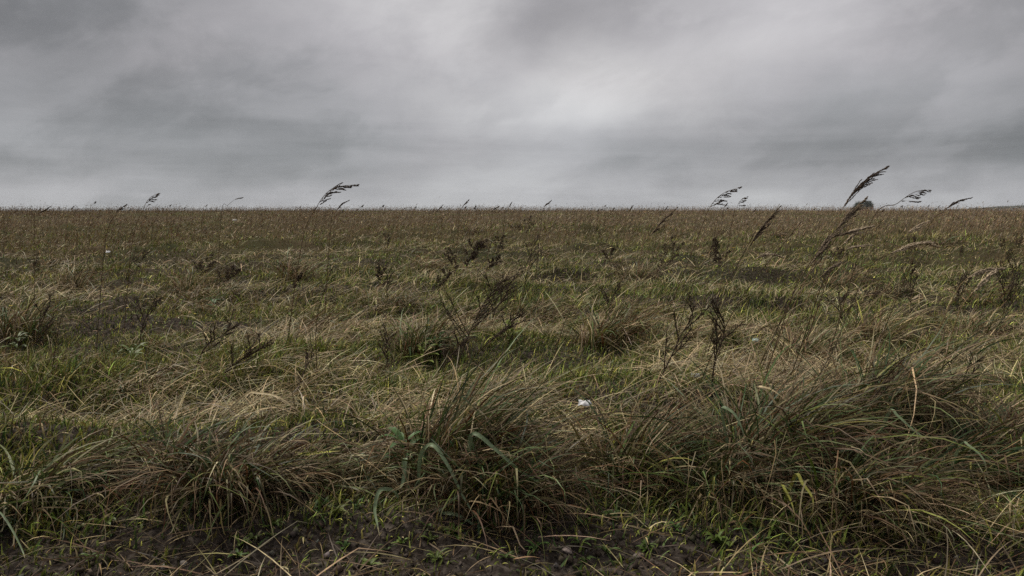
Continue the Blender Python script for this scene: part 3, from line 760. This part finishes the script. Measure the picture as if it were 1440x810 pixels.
# crumbs of soil and bits of litter on the bare strip
def crumbs():
    g = Geo()
    n = 9000
    x = rng.uniform(-2.4, 2.4, n); y = rng.uniform(1.75, 2.75, n)
    k = (y - edge_y(x) < .12) & (fbm(x, y, .2, 2, 130) > .3); x = x[k]; y = y[k]; z = G(x, y)
    base = np.array([(1, 0, 0), (-1, 0, 0), (0, 1, 0), (0, -1, 0), (0, 0, 1), (0, 0, -1)], float)
    tri = np.array([(0, 2, 4), (2, 1, 4), (1, 3, 4), (3, 0, 4), (2, 0, 5), (1, 2, 5), (3, 1, 5), (0, 3, 5)])
    n = len(x); s = .0025 + .014 * rng.random(n) ** 4
    V = base[None] * (s[:, None, None] * rng.uniform(.5, 1.2, (n, 6, 1))) + rng.normal(0, .25, (n, 6, 3)) * s[:, None, None]
    V += np.stack([x, y, z + s * .3], 1)[:, None]
    T = (np.arange(n) * 6)[:, None, None] + tri[None]
    c = pick(n, [A3(.04, .03, .023), A3(.065, .052, .04), A3(.12, .105, .09)], [4, 3, .6], .25)
    g.add(V.reshape(-1, 3), None, T.reshape(-1, 3), np.repeat(c, 6, 0))
    o = g.build('soil_crumbs', M_STONE); tag(o, 'dark crumbs of soil and grit on the bare strip', 'soil', kind='stuff')
    g = Geo(); n = 7000
    x = rng.uniform(-2.4, 2.4, n); y = rng.uniform(1.8, 2.9, n); k = rng.random(n) < sstep(.3, .6, fbm(x, y, .3, 2, 140)) * np.where(np.abs(x + .1) < .7, .5, 1); x = x[k]; y = y[k]; n = len(x); z = G(x, y)
    blades(g, x, y, z + .008, rng.uniform(.03, .30, n), rng.uniform(.0018, .0055, n), rng.uniform(-PI, PI, n), rng.uniform(1.1, 1.5, n), rng.uniform(.1, .7, n), pick(n, [TAN, BROWN, DEAD, STRAW * .7], [2, 3, 2, 1]), None, 4, zmin=z + .006 + .012 * rng.random(n))
    o = g.build('plant_litter', M_BLADE); tag(o, 'dead blades and bits of straw strewn on the bare soil', 'litter', kind='stuff')
crumbs()

# ------------------------------------------------------------------ far trees
def far_tree(px, Y, w, h, label):
    x = (px - 720) / F * Y; b = Vector((x, Y, G1(x, Y))); t = thing('tree', label, 'tree', b, 'two trees on the horizon')
    g = Geo(); tube(g, [b, b + Vector((.1, 0, h * .3)), b + Vector((0, 0, h * .75))], w * .03, w * .012, (.05, .04, .03), 7)
    for i in range(7):
        a = i * 2.4; q = b + Vector((0, 0, h * (.25 + .06 * i))); tube(g, [q, q + Vector((math.cos(a), math.sin(a), .9)) * w * .16, q + Vector((math.cos(a) * 1.2, math.sin(a) * 1.2, 1.6)) * w * .24], w * .012, w * .004, (.05, .04, .03), 5)
    g.build('trunk', M_TREE, t, b)
    g = Geo(); n = 5200
    cl = rng.normal(0, 1, (26, 3)); cl /= np.linalg.norm(cl, axis=1)[:, None]; cl *= rng.uniform(.45, .95, (26, 1)) * np.array([w * .42, w * .42, h * .36])
    ci = rng.choice(26, n); P = cl[ci] + rng.normal(0, 1, (n, 3)) * w * .075
    P[:, 2] += h * .58; keep = P[:, 2] > h * .1; P = P[keep]; n = len(P)
    P = P + np.array(b)
    c = pick(n, [A3(.03, .042, .02), A3(.022, .032, .016), A3(.045, .05, .024)], [2, 2, 1])
    blades(g, P[:, 0], P[:, 1], P[:, 2], rng.uniform(.3, .6, n), rng.uniform(.2, .4, n), rng.uniform(-PI, PI, n), rng.uniform(.2, 2.2, n), .5, c, None, 2, prof=2, zmin=P[:, 2] - 5)
    g.build('crown', M_TREE, t, b)
far_tree(1217, 480, 8.6, 9.2, 'dark tree on the horizon, taller right one of the pair')
far_tree(1205, 500, 10.0, 7.8, 'low dark tree on the horizon, left one of the pair, behind the plume')

def far_wood():
    g = Geo(); n = 26000
    px = 1325 + 330 * rng.random(n) ** .9
    Y = 1300 + 160 * rng.random(n); x = (px - 720) / F * Y
    gz = G(x, Y)
    top = 7.2 * sstep(1320, 1440, px) * (.72 + .5 * fbm(x, Y * .2, 14, 3, 150)) + .5 + 2.4
    z = gz + top * np.sqrt(rng.random(n))
    c = pick(n, [A3(.05, .06, .032), A3(.035, .048, .026)], [1, 1])
    blades(g, x, Y, z, rng.uniform(.8, 1.6, n), rng.uniform(.6, 1.1, n), rng.uniform(-PI, PI, n), rng.uniform(.2, 2.2, n), .5, c, None, 2, prof=2, zmin=z - 5)
    o = g.build('distant_wood', M_TREE); tag(o, 'low dark line of woodland far off along the horizon at right', 'woodland', kind='stuff')
far_wood()

# ------------------------------------------------------------------ haze
def haze():
    m, nt, out = new_mat('haze_air')
    v = nt.nodes.new('ShaderNodeVolumePrincipled'); v.inputs['Density'].default_value = .00013; v.inputs['Color'].default_value = (.8, .86, .93, 1); v.inputs['Anisotropy'].default_value = .2
    nt.links.new(v.outputs[0], out.inputs['Volume'])
    X, z0, z1 = 5400, -9, 16
    V = [(sx * X, sy * X, zz) for zz in (z0, z1) for sx, sy in ((-1, -1), (1, -1), (1, 1), (-1, 1))]
    Q = [(3, 2, 1, 0), (4, 5, 6, 7), (0, 1, 5, 4), (1, 2, 6, 5), (2, 3, 7, 6), (3, 0, 4, 7)]
    o = link('haze', np_mesh('haze', np.array(V), Q, None, None, False), m); tag(o, kind='stuff')
haze()

# ------------------------------------------------------------------ sky
SUN_EL, SUN_AZ = math.radians(54), math.radians(-48)     # azimuth right of straight ahead
def sky():
    w = bpy.data.worlds.new('World'); S.world = w; w.use_nodes = True
    nt = w.node_tree; nt.nodes.clear(); N = nt.nodes.new; lk = nt.links.new
    out = N('ShaderNodeOutputWorld'); bg = N('ShaderNodeBackground'); lk(bg.outputs[0], out.inputs['Surface'])
    tc = N('ShaderNodeTexCoord'); nz = N('ShaderNodeVectorMath'); nz.operation = 'NORMALIZE'; lk(tc.outputs['Generated'], nz.inputs[0])
    sx = N('ShaderNodeSeparateXYZ'); lk(nz.outputs[0], sx.inputs[0])
    def val(v):
        return v
    def m(op, a, b=None, c=None):
        n = N('ShaderNodeMath'); n.operation = op
        for i, q in enumerate((a, b, c)):
            if q is None: continue
            if isinstance(q, (int, float)): n.inputs[i].default_value = q
            else: lk(q, n.inputs[i])
        return n.outputs[0]
    X, Y, Z = sx.outputs
    az = m('ARCTAN2', X, Y); el = m('ARCSINE', Z)
    Zc = m('ADD', m('MAXIMUM', Z, 0.0), .10)
    # cloud plane coordinates: layers flatten towards the horizon
    u = m('DIVIDE', X, Zc); v = m('DIVIDE', Y, Zc)
    def noise(a, b, sa, sb, scale, detail, seed, rough=.5, dist=0):
        cb = N('ShaderNodeCombineXYZ'); lk(m('MULTIPLY', a, sa), cb.inputs[0]); lk(m('MULTIPLY', b, sb), cb.inputs[1]); cb.inputs[2].default_value = seed
        n = N('ShaderNodeTexNoise'); n.inputs['Scale'].default_value = scale; n.inputs['Detail'].default_value = detail; n.inputs['Roughness'].default_value = rough; n.inputs['Distortion'].default_value = dist
        lk(cb.outputs[0], n.inputs['Vector']); return n.outputs[0]
    c0 = lambda x: m('SUBTRACT', x, .5)
    wa = c0(noise(az, el, 1, 1.6, 3.2, 5, 4.81)); wb = c0(noise(az, el, 1, 1.6, 3.2, 5, 8.7))
    A = m('ADD', az, m('MULTIPLY', wa, .34)); E = m('ADD', el, m('MULTIPLY', wb, .13))
    rc, rs = math.cos(.2), math.sin(.2)
    P = m('ADD', m('MULTIPLY', az, rc), m('MULTIPLY', el, rs)); Q = m('SUBTRACT', m('MULTIPLY', el, rc), m('MULTIPLY', az, rs))
    big = c0(noise(P, Q, 1, 1.5, 3.2, 7, 4.37, .5, .25))
    med = c0(noise(P, Q, 1, 1.7, 8, 9, 24.2, .62, .3))
    fine = c0(noise(az, el, 4, 7, 2.4, 6, 2.2, .55, .5))
    bnd = c0(noise(az, el, .75, 9, 2.3, 6, 7.4, .55, .35))
    def blob(px, py, sa, sb, rot, amp):
        d = ray(px, py).normalized(); a0 = math.atan2(d.x, d.y); e0 = math.asin(d.z)
        da = m('SUBTRACT', A, a0); de = m('SUBTRACT', E, e0)
        cr, sr = math.cos(rot), math.sin(rot)
        p = m('DIVIDE', m('ADD', m('MULTIPLY', da, cr), m('MULTIPLY', de, sr)), sa)
        q = m('DIVIDE', m('SUBTRACT', m('MULTIPLY', de, cr), m('MULTIPLY', da, sr)), sb)
        r2 = m('ADD', m('MULTIPLY', p, p), m('MULTIPLY', q, q))
        return m('MULTIPLY', m('EXPONENT', m('MULTIPLY', r2, -1)), amp)
    base = .375
    t = m('ADD', m('MULTIPLY', big, .13), base)
    low = N('ShaderNodeMapRange'); low.inputs['From Min'].default_value = .16; low.inputs['From Max'].default_value = .04; low.inputs['To Min'].default_value = .02; low.inputs['To Max'].default_value = .40; lk(Z, low.inputs['Value'])
    t = m('ADD', t, m('MULTIPLY', med, .19)); t = m('ADD', t, m('MULTIPLY', fine, .03)); t = m('ADD', t, m('MULTIPLY', bnd, low.outputs[0]))
    for b in [(790, 130, .12, .055, .3, .15), (1000, 70, .30, .07, .4, .20), (640, 5, .17, .10, .2, .22), (430, 40, .16, .08, 0, .08), (1270, 70, .22, .08, .2, .12),
              (60, 20, .30, .14, 0, -.13), (830, 50, .10, .05, .6, -.05), (150, 240, .34, .035, 0, -.03), (1440, 20, .16, .09, 0, -.13), (1400, 180, .22, .06, 0, -.07), (850, 205, .25, .022, 0, -.05), (640, 180, .12, .04, .2, -.03), (800, 30, .06, .06, .4, -.08),
              (740, 290, 1.6, .022, 0, .09)]:
        t = m('ADD', t, blob(*b))
    lay = N('ShaderNodeMapRange'); lay.interpolation_type = 'SMOOTHSTEP'; lay.inputs['From Min'].default_value = -.07; lay.inputs['From Max'].default_value = .07; lay.inputs['To Min'].default_value = -.025; lay.inputs['To Max'].default_value = .03
    lk(m('ADD', c0(noise(P, Q, 1, 2.2, 4.5, 6, 11.3, .5, .3)), m('MULTIPLY', med, .25)), lay.inputs['Value']); t = m('ADD', t, lay.outputs[0])
    # overcast skies brighten towards the zenith, above the picture
    zen = N('ShaderNodeMapRange'); zen.interpolation_type = 'SMOOTHSTEP'; zen.inputs['From Min'].default_value = .34; zen.inputs['From Max'].default_value = .95; zen.inputs['To Min'].default_value = 0; zen.inputs['To Max'].default_value = .25; lk(Z, zen.inputs['Value'])
    t = m('ADD', t, zen.outputs[0])
    t = m('MAXIMUM', t, .12)
    rp = N('ShaderNodeValToRGB'); e = rp.color_ramp.elements
    e[0].position = .15; e[0].color = (.955, .99, 1.025, 1); e[1].position = .7; e[1].color = (1, 1, 1.005, 1)
    x = e.new(.42); x.color = (.99, .985, 1.02, 1)
    lk(m('ADD', t, m('MULTIPLY', wa, .5)), rp.inputs[0])
    tm = N('ShaderNodeMix'); tm.data_type = 'RGBA'; tm.blend_type = 'MULTIPLY'; tm.inputs['Factor'].default_value = 1
    tw = N('ShaderNodeMix'); tw.data_type = 'RGBA'; tw.inputs['A'].default_value = (.98, .995, 1.005, 1); tw.inputs['B'].default_value = (1.012, .992, 1.0, 1)
    te = N('ShaderNodeMapRange'); te.inputs['From Min'].default_value = .06; te.inputs['From Max'].default_value = .17; lk(m('ADD', Z, m('MULTIPLY', wb, .2)), te.inputs['Value']); lk(te.outputs[0], tw.inputs['Factor'])
    lk(rp.outputs[0], tm.inputs['A']); lk(tw.outputs['Result'], tm.inputs['B'])
    sc = N('ShaderNodeVectorMath'); sc.operation = 'SCALE'; lk(tm.outputs['Result'], sc.inputs[0]); lk(t, sc.inputs['Scale'])
    skt = N('ShaderNodeTexSky'); skt.sky_type = 'NISHITA'; skt.sun_disc = False; skt.sun_elevation = SUN_EL; skt.sun_rotation = SUN_AZ
    sk = N('ShaderNodeVectorMath'); sk.operation = 'SCALE'; sk.inputs['Scale'].default_value = .6; lk(skt.outputs[0], sk.inputs[0])
    cl = N('ShaderNodeVectorMath'); cl.operation = 'SCALE'; cl.inputs['Scale'].default_value = 8.2; lk(sc.outputs[0], cl.inputs[0])
    mx = N('ShaderNodeMix'); mx.data_type = 'RGBA'; mx.inputs['Factor'].default_value = .97; lk(sk.outputs[0], mx.inputs['A']); lk(cl.outputs[0], mx.inputs['B'])
    lk(mx.outputs['Result'], bg.inputs['Color']); bg.inputs['Strength'].default_value = .05
sky()
sd = bpy.data.lights.new('sun', 'SUN'); sd.energy = 1.5; sd.angle = math.radians(10); sd.color = (1, .94, .83)
so = bpy.data.objects.new('sun', sd); COL.objects.link(so)
dv = Vector((math.sin(SUN_AZ) * math.cos(SUN_EL), math.cos(SUN_AZ) * math.cos(SUN_EL), math.sin(SUN_EL)))
so.rotation_euler = dv.to_track_quat('Z', 'Y').to_euler()
so.location = dv * 30

S.render.engine = 'CYCLES'
S.cycles.max_bounces = 6; S.cycles.diffuse_bounces = 3; S.cycles.glossy_bounces = 2; S.cycles.transmission_bounces = 3; S.cycles.transparent_max_bounces = 4; S.cycles.volume_bounces = 1
S.cycles.use_denoising = False
vs = S.view_settings; vs.view_transform = 'Standard'; vs.look = 'None'; vs.exposure = 1.22; vs.gamma = 1; vs.use_curve_mapping = False
